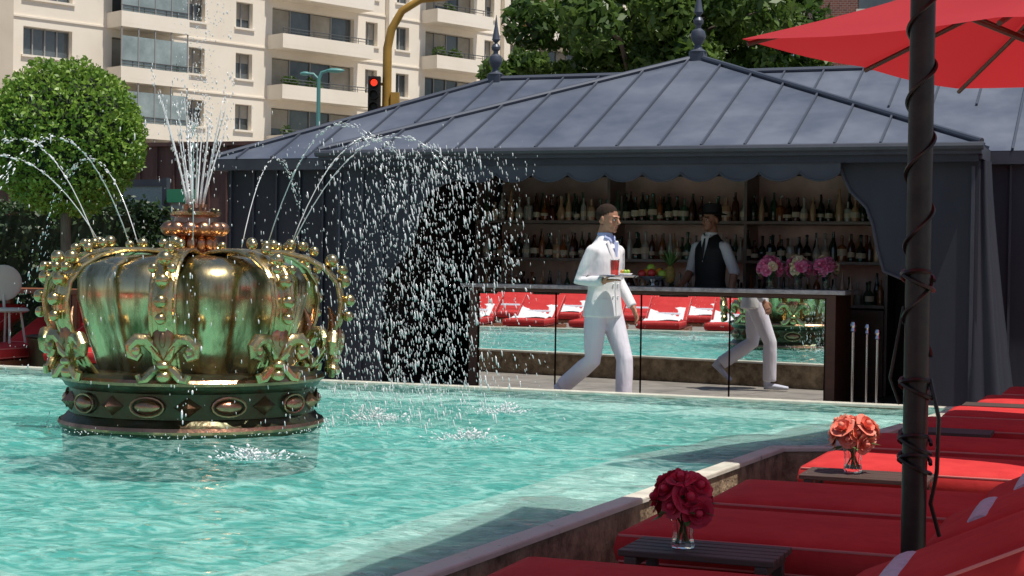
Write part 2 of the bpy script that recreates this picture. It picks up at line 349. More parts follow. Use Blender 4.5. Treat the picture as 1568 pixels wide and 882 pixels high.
a.rev([(.2,1.05),(.17,1.08),(.11,1.1),(.1,1.17),(.13,1.19),(.18,1.2),(.2,1.22),(.19,1.25),(.14,1.27),(.13,1.31),(.16,1.32),(.165,1.34),(.13,1.345),(.02,1.345)],32,m=0)
for i in range(12):
    t=2*math.pi*i/12; a.sph((.17*math.cos(t),.17*math.sin(t),1.235),(.055,.055,.045),0); a.sph((.115*math.cos(t),.115*math.sin(t),1.14),(.03,.03,.05),0)
    if i%2==0: a.sph((.15*math.cos(t),.15*math.sin(t),1.345),.022,1)
ob('finial_cup',a.mesh('fc',[M_copper,M_bronze]),cf)
a=MB()
for i in range(9):
    t=2*math.pi*i/9; a.tube([(.06*math.cos(t),.06*math.sin(t),1.3),(.07*math.cos(t),.07*math.sin(t),1.39)],.01,6)
ob('nozzles',a.mesh('nz',[M_copper]),cf)
# ------------------------------------------------------------------ water spray
dv=[];dfc=[]
OC=[(.85*math.cos(t),.85*math.sin(t),-.5) for t in(0,1.257,2.513,3.77,5.027)]+[(.8*math.cos(t),.8*math.sin(t),.5) for t in(0,1.257,2.513,3.77,5.027)]+[(0,0,-1),(0,0,1.05)]
OF=[(i,(i+1)%5,5+(i+1)%5,5+i) for i in range(5)]+[((i+1)%5,i,10) for i in range(5)]+[(5+i,5+(i+1)%5,11) for i in range(5)]
def drop(p,r,vel=Vector((0,0,1)),st_=2.0):
    t=vel.normalized(); a_=t.orthogonal().normalized(); b_=t.cross(a_); o=len(dv)
    for x,y,z in OC: dv.append(tuple(Vector(p)+a_*x*r+b_*y*r+t*z*r*st_))
    dfc.extend([tuple(i+o for i in f) for f in OF])
G=9.8; ga=R.gauss
sp=MB()
for i in range(10):
    t=rad(-69.2)+2*math.pi*(i+.35)/10+R.uniform(-.12,.12)
    land=R.uniform(1.7,2.35); r0=.62; zt=R.uniform(.5,.78); vz=math.sqrt(2*G*zt); z0=1.4
    T=(vz+math.sqrt(vz*vz+2*G*(z0-.27)))/G; vr=(land-r0)/T
    pts=[]
    for k in range(7):
        tt=T*.24*k/6; pts.append((CC.x+(r0+vr*tt)*math.cos(t),CC.y+(r0+vr*tt)*math.sin(t),z0+vz*tt-.5*G*tt*tt))
    sp.tube(pts,[.0035,.0035,.0033,.003,.003,.0025,.001],5)
    for k in range(200):
        u=R.random(); tt=T*(.14+.86*u); s_=.004+.05*u*u
        p=(CC.x+(r0+vr*tt)*math.cos(t)+ga(0,s_),CC.y+(r0+vr*tt)*math.sin(t)+ga(0,s_),z0+vz*tt-.5*G*tt*tt+ga(0,s_))
        if p[2]<.28: continue
        drop(p,min(.007,R.lognormvariate(-5.9,.45)),Vector((vr*math.cos(t),vr*math.sin(t),vz-G*tt)),R.uniform(1.5,4.5))
for i in range(13):   # central fan of jets
    t=2*math.pi*i/13; rr=R.uniform(.08,.2); zt=R.uniform(.5,.72); z0=1.64
    pts=[(CC.x+(.05+rr*(k/7)**1.2)*math.cos(t),CC.y+(.05+rr*(k/7)**1.2)*math.sin(t),z0+zt*(k/7)) for k in range(8)]
    sp.tube(pts,[.0065,.006,.0055,.005,.0045,.004,.003,.001],5)
    for k in range(22):
        u=R.uniform(.4,1.25); drop((CC.x+(.05+rr*u)*math.cos(t)+ga(0,.012),CC.y+(.05+rr*u)*math.sin(t)+ga(0,.012),z0+zt*u+ga(0,.03)),R.uniform(.0025,.005),st_=3)
for k in range(650):  # tall plume
    u=R.random()**1.2; s_=.03+.09*u; drop((CC.x+ga(.06*u,s_),CC.y+ga(.03*u,s_),2.1+u*1.3),min(.006,R.lognormvariate(-6.1,.4)),st_=2.2)
for k in range(650):  # falling spray around
    t=R.uniform(0,6.28); r_=R.uniform(.2,2.0); drop((CC.x+r_*math.cos(t)+.25,CC.y+r_*math.sin(t),R.uniform(.3,2.2)),min(.006,R.lognormvariate(-6.2,.4)),st_=R.uniform(2,5))
for k in range(4200):  # drifting curtain on the breeze
    u=R.random(); x_=-4.35+R.uniform(-.5,.42)+ga(0,.1)+.1*u; y_=9.6+ga(0,.5); drop((x_,y_,.3+1.75*u**1.15),min(.0065,R.lognormvariate(-6.15,.45)),Vector((.15,0,-1)),R.uniform(2.5,7))
for sx,sy in SPL:
    for k in range(260):
        t=R.uniform(0,6.28); r_=abs(ga(0,.12)); drop((sx+r_*math.cos(t),sy+r_*math.sin(t),.275+abs(ga(0,.035))*math.exp(-r_*3)),min(.01,R.lognormvariate(-5.5,.4)),Vector((math.cos(t),math.sin(t),.6)),R.uniform(1,3))
for k in range(300):
    t=R.uniform(0,6.28); r_=.84+abs(ga(0,.05)); drop((CC.x+r_*math.cos(t),CC.y+r_*math.sin(t),.28+abs(ga(0,.01))),R.uniform(.002,.005),st_=1)
sp.add(dv,dfc)
ob('water_spray',sp.mesh('spray',[M_drop],True,180,fix=False))
# ------------------------------------------------------------------ pavilion
pv=emp('bar_pavilion')
EX0,EX1,EY,EZ=-7.6,-1.27,14.4,2.4; AX,AY,AZ=-4.44,17.0,3.54; BY=19.6
a=MB(); C1=(EX0,EY,EZ);C2=(EX1,EY,EZ);C3=(EX1,BY,EZ);C4=(EX0,BY,EZ);AP=(AX,AY,AZ)
a.add([C1,C2,C3,C4,AP],[(0,1,4),(1,2,4),(2,3,4),(3,0,4)])
MX0,MX1,MY0,MY1,MYR,MZ=-9.36,7.0,15.3,19.7,17.5,3.43
a.add([(MX0,MY0,EZ),(MX1,MY0,EZ),(MX1,MY1,EZ),(MX0,MY1,EZ),(MX0+2.4,MYR,MZ),(MX1-2.4,MYR,MZ)],[(0,1,5,4),(1,2,5),(2,3,4,5),(3,0,4)])
ob('roof',a.mesh('roof',[M_roof],False),pv)
a=MB(); hw=(EX1-EX0)/2
x=EX0+.28
while x<EX1-.1:
    d=min(x-EX0,EX1-x)/hw; a.beam((x,EY,EZ+.012),(x,EY+(AY-EY)*d,EZ+(AZ-EZ)*d+.012),.018,.03); x+=.40
y=EY+.3
while y<BY-.2:
    d=(y-EY)/(AY-EY) if y<AY else (BY-y)/(BY-AY)
    a.beam((EX1,y,EZ+.012),(EX1+(AX-EX1)*d,y,EZ+(AZ-EZ)*d+.012),.018,.03); y+=.42
x=MX0+.3
while x<MX1-.2:
    d=min(1,min(x-MX0,MX1-x)/2.4)
    if not(EX0+.1<x<EX1-.1) : a.beam((x,MY0,EZ+.01),(x,MY0+2.2*d,EZ+1.03*d+.01),.018,.03)
    else:
        a.beam((x,MY0+1.1*d,EZ+.515*d+.01),(x,MY0+2.2*d,EZ+1.03*d+.01),.018,.03)
    x+=.42
for c in(C1,C2): a.tube([Vector(c)+Vector((0,0,.02)),Vector(AP)+Vector((0,0,.02))],.028,8)
a.tube([(MX0,MY0,EZ+.02),(MX0+2.4,MYR,MZ+.02),(MX1-2.4,MYR,MZ+.02)],.028,8)
ob('roof_seams',a.mesh('seams',[M_seam]),pv)
a=MB()
a.bb(EX0,EX1,EY-.0,EY+.1,EZ-.085,EZ-.005,0); a.tube([(EX0-.02,EY-.02,EZ-.02),(EX1+.02,EY-.02,EZ-.02)],.035,8,0)
a.bb(EX0+.03,EX1-.03,EY+.04,EY+.12,EZ-.15,EZ-.085,1)
a.bb(EX1-.1,EX1,EY+.1,MY0,EZ-.12,EZ-.005,0)
a.bb(MX0,EX0-.002,MY0,MY0+.1,EZ-.12,EZ-.005,0); a.bb(EX1+.002,MX1,MY0,MY0+.1,EZ-.12,EZ-.005,0); a.bb(MX0,MX0+.1,MY0+.1,MY1,EZ-.12,EZ-.005,0)
ob('fascia',a.mesh('fascia',[M_panel2,M_panel]),pv)
def finial(mb,x,y,z,s=1):
    mb.box((x,y,z+.03*s),(.16*s,.16*s,.1*s)); mb.rev([(.09,0),(.1,.02),(.05,.05),(.035,.09),(.05,.11),(.075,.15),(.085,.19),(.07,.24),(.03,.27),(.03,.3),(.05,.32),(.055,.35),(.04,.38),(.018,.4),(.05,.44),(.045,.46),(.02,.6),(.003,.74)],16,c=(x,y,z+.07*s),M=Matrix.Scale(s,4))
a=MB(); finial(a,AX,AY,AZ-.02); finial(a,MX0+2.4,MYR,MZ-.02,.95); ob('finials',a.mesh('fin',[M_seam]),pv)
a=MB()
left=[(-7.5,0.02),(-7.5,2.27),(-2.9,2.27),(-2.9,2.2),(-6.0,2.2),(-6.12,2.15),(-6.3,2.1),(-6.5,2.0),(-6.58,1.85),(-6.62,1.62),(-6.7,1.45),(-6.82,1.3),(-6.95,1.17),(-6.98,1.05),(-6.98,.02)]
a.prism(left,14.6,14.64)
right=[(-2.898,2.27),(-1.3,2.27),(-1.3,.02),(-1.75,.02),(-1.8,1.1),(-1.9,1.22),(-2.1,1.3),(-2.16,1.5),(-2.2,1.7),(-2.26,1.86),(-2.4,2.0),(-2.46,2.12),(-2.49,2.2),(-2.898,2.2)]
a.prism(right,14.6,14.64)
ob('facade_panels',a.mesh('fac',[M_panel],False),pv)
a=MB()
pl=[(-2.47,2.27),(-6.1,2.27)]; n=10; x0,x1=-6.1,-2.47; wv=(x1-x0)/n
for i in range(n):
    for k in range(9):
        u=k/8; pl.append((x0+wv*(i+u),2.165-.075*math.sin(math.pi*u)**.7))
a.prism(pl,14.46,14.49)
ob('scalloped_valance',a.mesh('val',[M_panel2],False),pv)
a=MB()
pe_=[]
for i in range(n):
    for k in range(9):
        u=k/8; pe_.append((x0+wv*(i+u),14.455,2.168-.075*math.sin(math.pi*u)**.7))
a.tube(pe_,.008,5)
for x in [-7.45,-7.2,-6.98,-6.7]: a.bb(x-.012,x+.012,14.575,14.6,.02 if x<-6.95 else 1.75,2.2)
for x in [-1.75,-1.35]: a.bb(x-.014,x+.014,14.57,14.6,.02,2.22)
a.tube([(x_,14.59,z_) for x_,z_ in left[5:]],.014,6); a.tube([(x_,14.59,z_) for x_,z_ in right[3:13]],.014,6)
for i in range(25):
    x=-9.2+i*.28
    if x<-7.6: a.bb(x-.01,x+.01,15.42,15.45,.02,2.28)
for i in range(26):
    x=-1.1+i*.3; a.bb(x-.01,x+.01,15.42,15.45,.02,2.28)
ob('battens',a.mesh('bat',[M_panel2]),pv)
a=MB()
a.bb(-9.25,-7.5,15.45,15.55,.02,2.3); a.bb(-9.25,-9.15,15.55,19.5,.02,2.3)
a.bb(-7.5,-7.42,14.64,17.5,.02,2.32); a.bb(-1.38,-1.3,14.64,15.44,.02,2.32)
a.bb(-1.3,6.9,15.45,15.55,.02,2.3); a.bb(6.8,6.9,15.55,19.5,.02,2.3); a.bb(-9.1,6.8,19.4,19.5,.02,2.3)
ob('walls',a.mesh('walls',[M_panel],False),pv)
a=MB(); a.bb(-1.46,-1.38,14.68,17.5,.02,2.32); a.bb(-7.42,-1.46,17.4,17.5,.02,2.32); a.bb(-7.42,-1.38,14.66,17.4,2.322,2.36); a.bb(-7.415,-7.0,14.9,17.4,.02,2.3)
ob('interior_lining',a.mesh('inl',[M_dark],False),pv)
a=MB(); rs=[]
for k in range(9):
    z=2.27-2.2*k/8; f=(k/8)**1.4*.3; w_=.13+.25*(k/8)**1.2
    rs.append([Vector((-1.3+f*.3+w_*math.cos(t)*(.55+.1*math.cos(6*t)),14.75-f*.1+w_*.8*math.sin(t)*(.6+.1*math.cos(6*t)),z)) for t in np.linspace(0,2*math.pi,36,endpoint=False)])
a.rings(rs); ob('corner_drape',a.mesh('drape',[M_panel],ang=80),pv)
# ------------------------------------------------------------------ bar counter with mirror front
bc=emp('bar_counter',(-4.43,15.1,0),rad(-4.8))
a=MB(); xs_=[-1.78,-.93,-.03,.86,1.77]
for i in range(4): a.box(((xs_[i]+xs_[i+1])/2,.0,.5525),(xs_[i+1]-xs_[i]-.012,.01,.965),0,rz=rad(-1.0))
ob('mirror_panels',a.mesh('mir',[M_mirror],False),bc)
a=MB(); a.bb(-1.79,1.78,.032,.5,.03,1.04); a.bb(-1.88,-1.79,-.03,.52,.02,1.075); a.bb(1.78,1.87,-.03,.52,.02,1.075); a.bb(-1.788,1.778,-.02,.5,1.042,1.075); a.bb(-1.788,1.778,-.012,.012,.02,.066)
ob('wood_frame',a.mesh('bfr',[M_wood],False),bc,bevel=.004)
a=MB(); a.bb(-1.95,1.97,-.09,.56,1.078,1.118); ob('marble_top',a.mesh('bmt',[M_marble],False),bc,bevel=.006)
bb=emp('back_bar_shelving',(-4.6,17.0,0))
a=MB()
for z in(.95,1.39,1.8): a.bb(-2.25,2.2,-.25,.3,z-.03,z)
for x in(-2.28,-.75,.75,2.21): a.bb(x-.015,x+.015,-.2,.38,.03,2.3)
ob('shelves',a.mesh('shv',[M_shelf],False),bb)
a=MB(); a.bb(-2.2,2.15,.37,.39,.95,2.3); ob('back_panel',a.mesh('bp',[M_back],False),bb)
a=MB(); a.bb(-2.25,2.2,-.3,.28,.02,.9); ob('cabinet',a.mesh('cab',[M_wood],False),bb)
def bottle(mb,x,y,z,k,s,m):
    pr=[[(.036,0),(.038,.01),(.038,.17),(.03,.2),(.013,.23),(.012,.29),(.015,.3),(.001,.302)],
        [(.045,0),(.046,.12),(.04,.15),(.014,.17),(.014,.23),(.017,.24),(.001,.242)],
        [(.034,0),(.036,.14),(.024,.2),(.012,.25),(.013,.32),(.001,.322)],
        [(.04,0),(.05,.08),(.036,.14),(.014,.17),(.013,.24),(.02,.27),(.001,.28)]][k]
    mb.rev([(r*s,h*s) for r,h in pr],10,c=(x,y,z),m=m)
    if R.random()<.7:
        r=pr[1][0]*s*1.04; h0=R.uniform(.03,.06); mb.rev([(r,h0*s),(r,(h0+R.uniform(.03,.07))*s)],10,c=(x,y,z),m=6,cap=False)
a=MB()
for z in(.95,1.39,1.8):
    for row in(0,1):
        x=-6.78+row*.04
        while x<-2.45:
            if R.random()>.06: bottle(a,x,16.86+row*.17+R.uniform(-.02,.02),z,R.randrange(4),R.uniform(.8,1.08),R.choice([0,0,1,2,2,3,4,5]))
            x+=R.uniform(.075,.11)
ob('liquor_bottles',a.mesh('bottles',BOT+[M_label]))
for x,y,h in[(-2.38,14.75,.8),(-2.27,14.85,.78),(-2.16,14.72,.74)]:
    e=emp('rope_stanchion',(x,y,.02)); a=MB(); a.rev([(.001,0),(.12,0),(.12,.015),(.03,.03),(.014,.05),(.014,h-.07),(.025,h-.06),(.018,h-.03),(.03,h-.01),(.02,h+.02),(.001,h+.03)],16); ob('post',a.mesh('post',[M_chrome]),e)
# ------------------------------------------------------------------ flowers
def rose(mb,c,up,r,m,seed):
    q=Vector(up).to_track_quat('Z','Y').to_matrix().to_4x4(); c=Vector(c); rr=random.Random(seed)
    mb.sph(c+q@Vector((0,0,r*.25)),(r*.35,r*.35,r*.5),m,8,6,M=q)
    for k,(rk,h,n_) in enumerate([(.45,.75,4),(.72,.65,5),(1.0,.45,6)]):
        for i in range(n_):
            a0=6.283*i/n_+k*.7+rr.uniform(-.2,.2); g_=[]
            for v in range(4):
                vv=v/3; ring_=[]
                for u in range(4):
                    uu=(u/3-.5)*2; ed=1-.25*uu*uu*vv
                    R_=r*rk*(.3+.7*math.sin(vv*1.57))*(1+.12*vv*(k)); z_=r*(h*vv*ed-.1-.1*k*vv*vv)
                    an=a0+uu*(.75 if k<2 else .62)
                    ring_.append(c+q@Vector((R_*math.cos(an),R_*math.sin(an),z_)))
                g_.append(ring_)
            mb.rings(g_,m,False,False)
def bouquet(name,loc,rr,rs,mats_,vh,vr,n,seed):
    e=emp(name,loc); a=MB(); r_=random.Random(seed)
    for i in range(n):
        ph=math.acos(1-1.35*(i+.5)/n); th=i*2.39996
        d=Vector((math.sin(ph)*math.cos(th),math.sin(ph)*math.sin(th),math.cos(ph)))
        rose(a,Vector((0,0,vh+rr*.45))+d*(rr-rs*.6)*r_.uniform(.82,1.12),(d+Vector((r_.uniform(-.3,.3),r_.uniform(-.3,.3),.1))),rs*r_.uniform(.85,1.2),r_.randrange(len(mats_)),seed*50+i)
    ob('blooms',a.mesh('bl',mats_,ang=70,fix=False),e)
    a=MB()
    for i in range(9):
        t=r_.uniform(0,6.28); k=r_.uniform(.2,.75)*vr; a.tube([(k*math.cos(t+2),k*math.sin(t+2),.015),(k*.4*math.cos(t),k*.4*math.sin(t),vh*.8),(rr*.5*math.cos(t),rr*.5*math.sin(t),vh+rr*.4)],.0035,5)
    for i in range(26):
        t=r_.uniform(0,6.28); ph=r_.uniform(1.2,2.1); d=Vector((math.sin(ph)*math.cos(t),math.sin(ph)*math.sin(t),math.cos(ph))); c=Vector((0,0,vh+rr*.4))+d*rr*.9
        s_=d.cross(Vector((0,0,1))).normalized()*rr*.14; a.add([c-d*rr*.25,c+s_,c+d*rr*.3,c-s_],[(0,1,2,3)])
    ob('stems',a.mesh('st',[M_stem],fix=False),e)
    a=MB(); a.rev([(vr*.2,.003),(vr*.85,.0),(vr*.9,.01),(vr*.78,vh*.4),(vr*.85,vh*.75),(vr*1.05,vh),(vr*.97,vh),(vr*.77,vh*.75),(vr*.7,vh*.4),(vr*.8,.018),(vr*.1,.015)],20,mod=lambda t,z:1+.03*math.cos(10*t),cap=True)
    ob('glass_vase',a.mesh('vs',[M_glass]),e)
bouquet('rose_bouquet_vase',(-1.35,5.08,.412),.105,.04,[M_roseR],.1,.042,20,3)
bouquet('rose_bouquet_vase',(-1.17,7.3,.412),.105,.04,[M_roseO,M_roseO,pm('rose_or',(.85,.22,.1),(.8,.4,.3),rough=.6)],.11,.045,20,4)
for i,x in enumerate((-3.26,-3.0,-2.74)): bouquet('rose_bouquet_vase',(x,15.3+.03*i,1.119),.13,.046,[M_roseP,M_roseP,M_roseY],.13,.045,18,10+i)
fb=emp('fruit_bowl',(-4.42,15.35,1.119)); a=MB()
a.rev([(.05,0),(.06,.01),(.02,.03),(.1,.07),(.15,.1),(.14,.1),(.02,.05)],20,m=0)
for i,(x,y,z,m) in enumerate([(-.07,0,.13,1),(0,-.06,.13,2),(.05,.03,.14,1),(-.03,.06,.13,3),(-.02,-.01,.18,3),(-.1,-.05,.12,2),(.1,-.04,.12,3)]): a.sph((x,y,z),.042,m)
a.sph((.17,.0,.12),(.055,.055,.09),4,12,8)
for i in range(26):
    t=i*2.4; k=.3+.7*(i/26); d=Vector((math.cos(t)*k,math.sin(t)*k,1.1-.5*k)).normalized(); b0=Vector((.17,0,.2)); s_=d.cross(Vector((0,0,1))).normalized()*.012
    a.add([b0-s_,b0+s_,b0+d*.1+s_*.8,b0+d*.2,b0+d*.1-s_*.8],[(0,1,2,3,4)],5)
ob('fruit',a.mesh('fr',[M_chrome,pm('orange',(.8,.3,.03),rough=.4),pm('red_apple',(.5,.03,.03),rough=.3),pm('lime',(.3,.45,.05),rough=.4),pm('pineapple',(.4,.22,.05),(.15,.15,.03),scale=40,rough=.6,bump=.8,bs=60),M_stem]),fb)
# ------------------------------------------------------------------ sun loungers
def rbox(mb,x0,x1,y0,y1,z0,z1,m,M=None,r=.035,puff=.012):
    rs=[]
    per=[(u,0) for u in np.linspace(0,1,10)]+[(1,v) for v in np.linspace(0,1,7)[1:]]+[(u,1) for u in np.linspace(1,0,10)[1:]]+[(0,v) for v in np.linspace(1,0,7)[1:-1]]
    cx,cy=(x0+x1)/2,(y0+y1)/2; zm=(z0+z1)/2
    for ins_,z in [(.12,z0+.0),(r*.4,z0+.004),(.004,z0+.02),(-.004,zm),(.004,z1-.02),(r*.35,z1-.005),(r*1.6,z1+puff*.5),(.16,z1+puff),(.3,z1+puff*1.2)]:
        hx,hy=(x1-x0)/2,(y1-y0)/2; ins2=min(ins_,hy*.95)
        rs.append([Vector((cx+(u-.5)*2*(hx-ins2),cy+(v-.5)*2*(hy-ins2),z)) for u,v in per])
    if M is not None: rs=[[M@p for p in q_] for q_ in rs]
    mb.rings(rs,m)
def pipe(mb,x0,x1,y0,y1,z,m,M=None):
    pts=[Vector(p) for p in[(x0,y0,z),(x1,y0,z),(x1,y1,z),(x0,y1,z),(x0,y0,z)]]
    if M is not None: pts=[M@p for p in pts]
    for i in range(4): mb.tube([pts[i],pts[i+1]],.005,6,m)
def lounger_parts(back=25):
    Mb=Matrix.Translation((1.06,0,.27))@Matrix.Rotation(-rad(back),4,'Y')
    a=MB()
    for y in(-.33,.33): a.bb(.03,1.98,y-.02,y+.02,.19,.255)
    for x in(.03,1.0,1.96): a.bb(x-.015,x+.025,-.31,.31,.195,.25)
    for i in range(13): a.bb(.08+i*.075,.08+i*.075+.055,-.31,.31,.252,.265)
    for x in(.08,1.9):
        for y in(-.32,.32): a.bb(x-.025,x+.025,y-.025,y+.025,0,.19)
    for y in(-.31,.31): a.beam(Mb@Vector((0,y,0)),Mb@Vector((.86,y,0)),.03,.03)
    for i in range(9): p=Mb@Vector((.08+i*.09,0,.016)); a.box(p,(.06,.62,.012),0,M=Matrix.Rotation(-rad(back),4,'Y'))
    a.beam(Mb@Vector((.6,0,-.01)),(1.75,0,.22),.5,.02)
    fr=a.mesh('lf',[M_teak],False)
    a=MB(); rbox(a,0,1.05,-.355,.355,.268,.385,0); pipe(a,.012,1.04,-.347,.347,.372,1); pipe(a,.012,1.04,-.347,.347,.285,1)
    cu=a.mesh('lc',[M_red,M_pipe],ang=60)
    a=MB(); rbox(a,0.01,.9,-.355,.355,.025,.14,0,M=Mb); pipe(a,.02,.89,-.347,.347,.128,1,M=Mb); bk=a.mesh('lb',[M_red,M_pipe],ang=60)
    a=MB(); rs=[]
    for yy,k in[(-.24,.5),(-.235,.92),(-.2,1),(0,1.03),(.2,1),(.235,.92),(.24,.5)]:
        rs.append([Vector((1.2+.055*k*math.cos(t)*(1+.05*math.sin(3*t)),yy,.46+.05*k*math.sin(t))) for t in np.linspace(0,6.283,20,endpoint=False)])
    a.rings(rs); a.tube([(1.2+.04*math.cos(t)*(1-t/14),-.243,.46+.036*math.sin(t)*(1-t/14)) for t in np.linspace(0,11,30)],.005,5)
    tw=a.mesh('lt',[M_towel],ang=60)
    return fr,cu,bk,tw
LP=lounger_parts()
def lounger(loc,rz=0,towel=True):
    e=emp('sun_lounger',loc,rz); ob('frame',LP[0],e); ob('seat_cushion',LP[1],e); ob('backrest_cushion',LP[2],e)
    if towel: ob('rolled_towel',LP[3],e)
    return e
def ex(y): return -1.7+.095*(y-5.2)
for yc in(4.42,5.68,6.56,7.85,8.86,10.05,10.95,12.1,13.1): lounger((ex(yc),yc,.02),R.uniform(-.012,.012))
lounger((-1.5,2.2,.02))
# opposite side, seen in the mirror
tl=MB(); rs=[]
for k in range(12):
    u=k/11; zz=.405+(.0 if u<.45 else (u-.45)*.62); rs.append([Vector((.25+u*1.55,yy,zz+.015*math.sin(u*17+yy*9))) for yy in np.linspace(-.3,.3,7)])
tl.rings(rs,0,False,False); TLM=tl.mesh('towel_sheet',[M_white],fix=False)
for i in range(9):
    x=-4.2-i*1.05; y=3.2+(-x-2.4)*.358-.55; e=lounger((x,y,.02),rad(-110),True)
    if i%3: ob('spread_towel',TLM,e)
for i in range(8):
    x=-5.2-i*1.3; e=lounger((x,.2+(-x-2.4)*.2,.02),rad(-110),True)
    if i%2==0: ob('spread_towel',TLM,e)
for (x,y) in((-9.7,13.35),(-10.9,13.3),(-12.0,13.3)): lounger((x,y,.02),rad(90),False)
def stable(loc,L=.5,W=.3):
    e=emp('side_table',loc); a=MB(); n_=5
    for i in range(n_): a.bb(-L/2,L/2,-W/2+W/n_*i+.006,-W/2+W/n_*(i+1)-.006,.37,.39)
    for x in(-L/2+.04,L/2-.04):
        a.bb(x-.02,x+.02,-W/2+.01,W/2-.01,.34,.369)
        for y in(-W/2+.03,W/2-.03): a.bb(x-.018,x+.018,y-.018,y+.018,0,.339)
    ob('slatted_top',a.mesh('tb',[M_slat],False),e,bevel=.003)
stable((-1.28,5.1,.02)); stable((-1.1,7.27,.02),.55,.32); stable((-1.0,9.5,.02)); stable((-.85,11.5,.02))
# ------------------------------------------------------------------ umbrellas
def umbrella(loc,size,rz,ze,za,pr,rope=False):
    e=emp('patio_umbrella',loc,rz); a=MB(); hx,hy=(size if isinstance(size,tuple) else (size,size)); hx/=2; hy/=2; C=[(-hx,-hy),(hx,-hy),(hx,hy),(-hx,hy)]; rb=MB()
    for i in range(4):
        p,q_=Vector(C[i]),Vector(C[(i+1)%4]); g_=[]
        for s_ in range(9):
            s1=s_/8; row=[]
            for u in range(13):
                uu=u/12; b_=p.lerp(q_,uu); z_=za+(ze-za)*s1-.04*s1*abs(math.sin(2*math.pi*uu))*(1 if s1<1 else .6)-.05*math.sin(math.pi*s1)
                row.append(Vector((b_.x*max(s1,.01)*(1-.02*s1*abs(math.sin(2*math.pi*uu))),b_.y*max(s1,.01)*(1-.02*s1*abs(math.sin(2*math.pi*uu))),z_)))
            g_.append(row)
        a.rings(g_,0,False,False)
        for b_ in(p,(p+q_)/2):
            rb.tube([(0,0,za-.05),(b_.x*.5,b_.y*.5,(za+ze)/2-.085),(b_.x*.985,b_.y*.985,ze-.025)],.014,6,0)
            rb.tube([(0,0,za-.75),(b_.x*.5,b_.y*.5,(za+ze)/2-.09)],.013,6,0)
    ob('canopy',a.mesh('cn',[M_fab],ang=60,fix=False),e)
    ob('ribs',rb.mesh('rb',[M_wood]),e)
    a=MB(); a.tube([(0,0,0),(0,0,za+.05)],pr,16); a.rev([(pr,0),(pr*1.6,.02),(pr*1.6,.1),(pr,.12)],16,c=(0,0,za-.82)); a.sph((0,0,za+.08),.05)
    a.rev([(.001,0),(.3,0),(.3,.05),(.06,.09),(.05,.3),(pr,.3)],24)
    if rope:
        a.tube([(pr*1.12*math.cos(t),pr*1.12*math.sin(t),1.05+t*.035) for t in np.linspace(0,42,260)],.006,5)
        for z0 in(.72,.78,.95,1.28): a.tube([(pr*1.25*math.cos(t),pr*1.25*math.sin(t),z0+.03*math.sin(t*.7)) for t in np.linspace(0,12,60)],.007,5)
        a.tube([(pr*1.1,0,.98),(pr*1.9,-.02,.86),(pr*1.8,-.02,.7),(pr*1.3,0,.6),(pr*2,.01,.5)],.007,5); a.tube([(-pr*1.1,0,1.2),(-pr*2,-.02,.98),(-pr*1.3,0,.9)],.005,5)
    ob('pole',a.mesh('pl',[M_black]),e)
umbrella((-.63,5.1,0),(2.2,3.2),0,2.6,3.15,.038,True)
umbrella((-.23,9.26,0),2.745,-math.atan2(.82,2.62),2.5,3.15,.03)
umbrella((.5,13.0,0),2.4,0,2.15,2.7,.03)
# ------------------------------------------------------------------ people
def hand(mb,w,f,s,up,curl=.35):
    w=Vector(w);f=Vector(f).normalized();s=Vector(s);s=(s-f*s.dot(f)).normalized();u=f.cross(s); 
    if u.dot(Vector(up))<0: u=-u
    mb.tube([w-f*.03,w,w+f*.03,w+f*.085],[(.026,.02),(.028,.018),(.04,.016),(.04,.013)],10,side=s)
    for k,(o,L_) in enumerate([(.03,.072),(.01,.08),(-.01,.075),(-.029,.058)]):
        p=w+f*.078+s*o; pts=[p];d=f.copy()
        for j,fr in enumerate((.45,.3,.25)):
            d=(d-u*math.tan(curl*(j*.6+.35))).normalized(); p=p+d*L_*fr; pts.append(p)
        mb.tube(pts,[.0095,.009,.008,.0065],8)
    p=w+f*.02+s*.03; pts=[p,p+s*.025+f*.02-u*.008,p+s*.038+f*.048-u*.018,p+s*.036+f*.072-u*.028]; mb.tube(pts,[.014,.012,.01,.008],8)
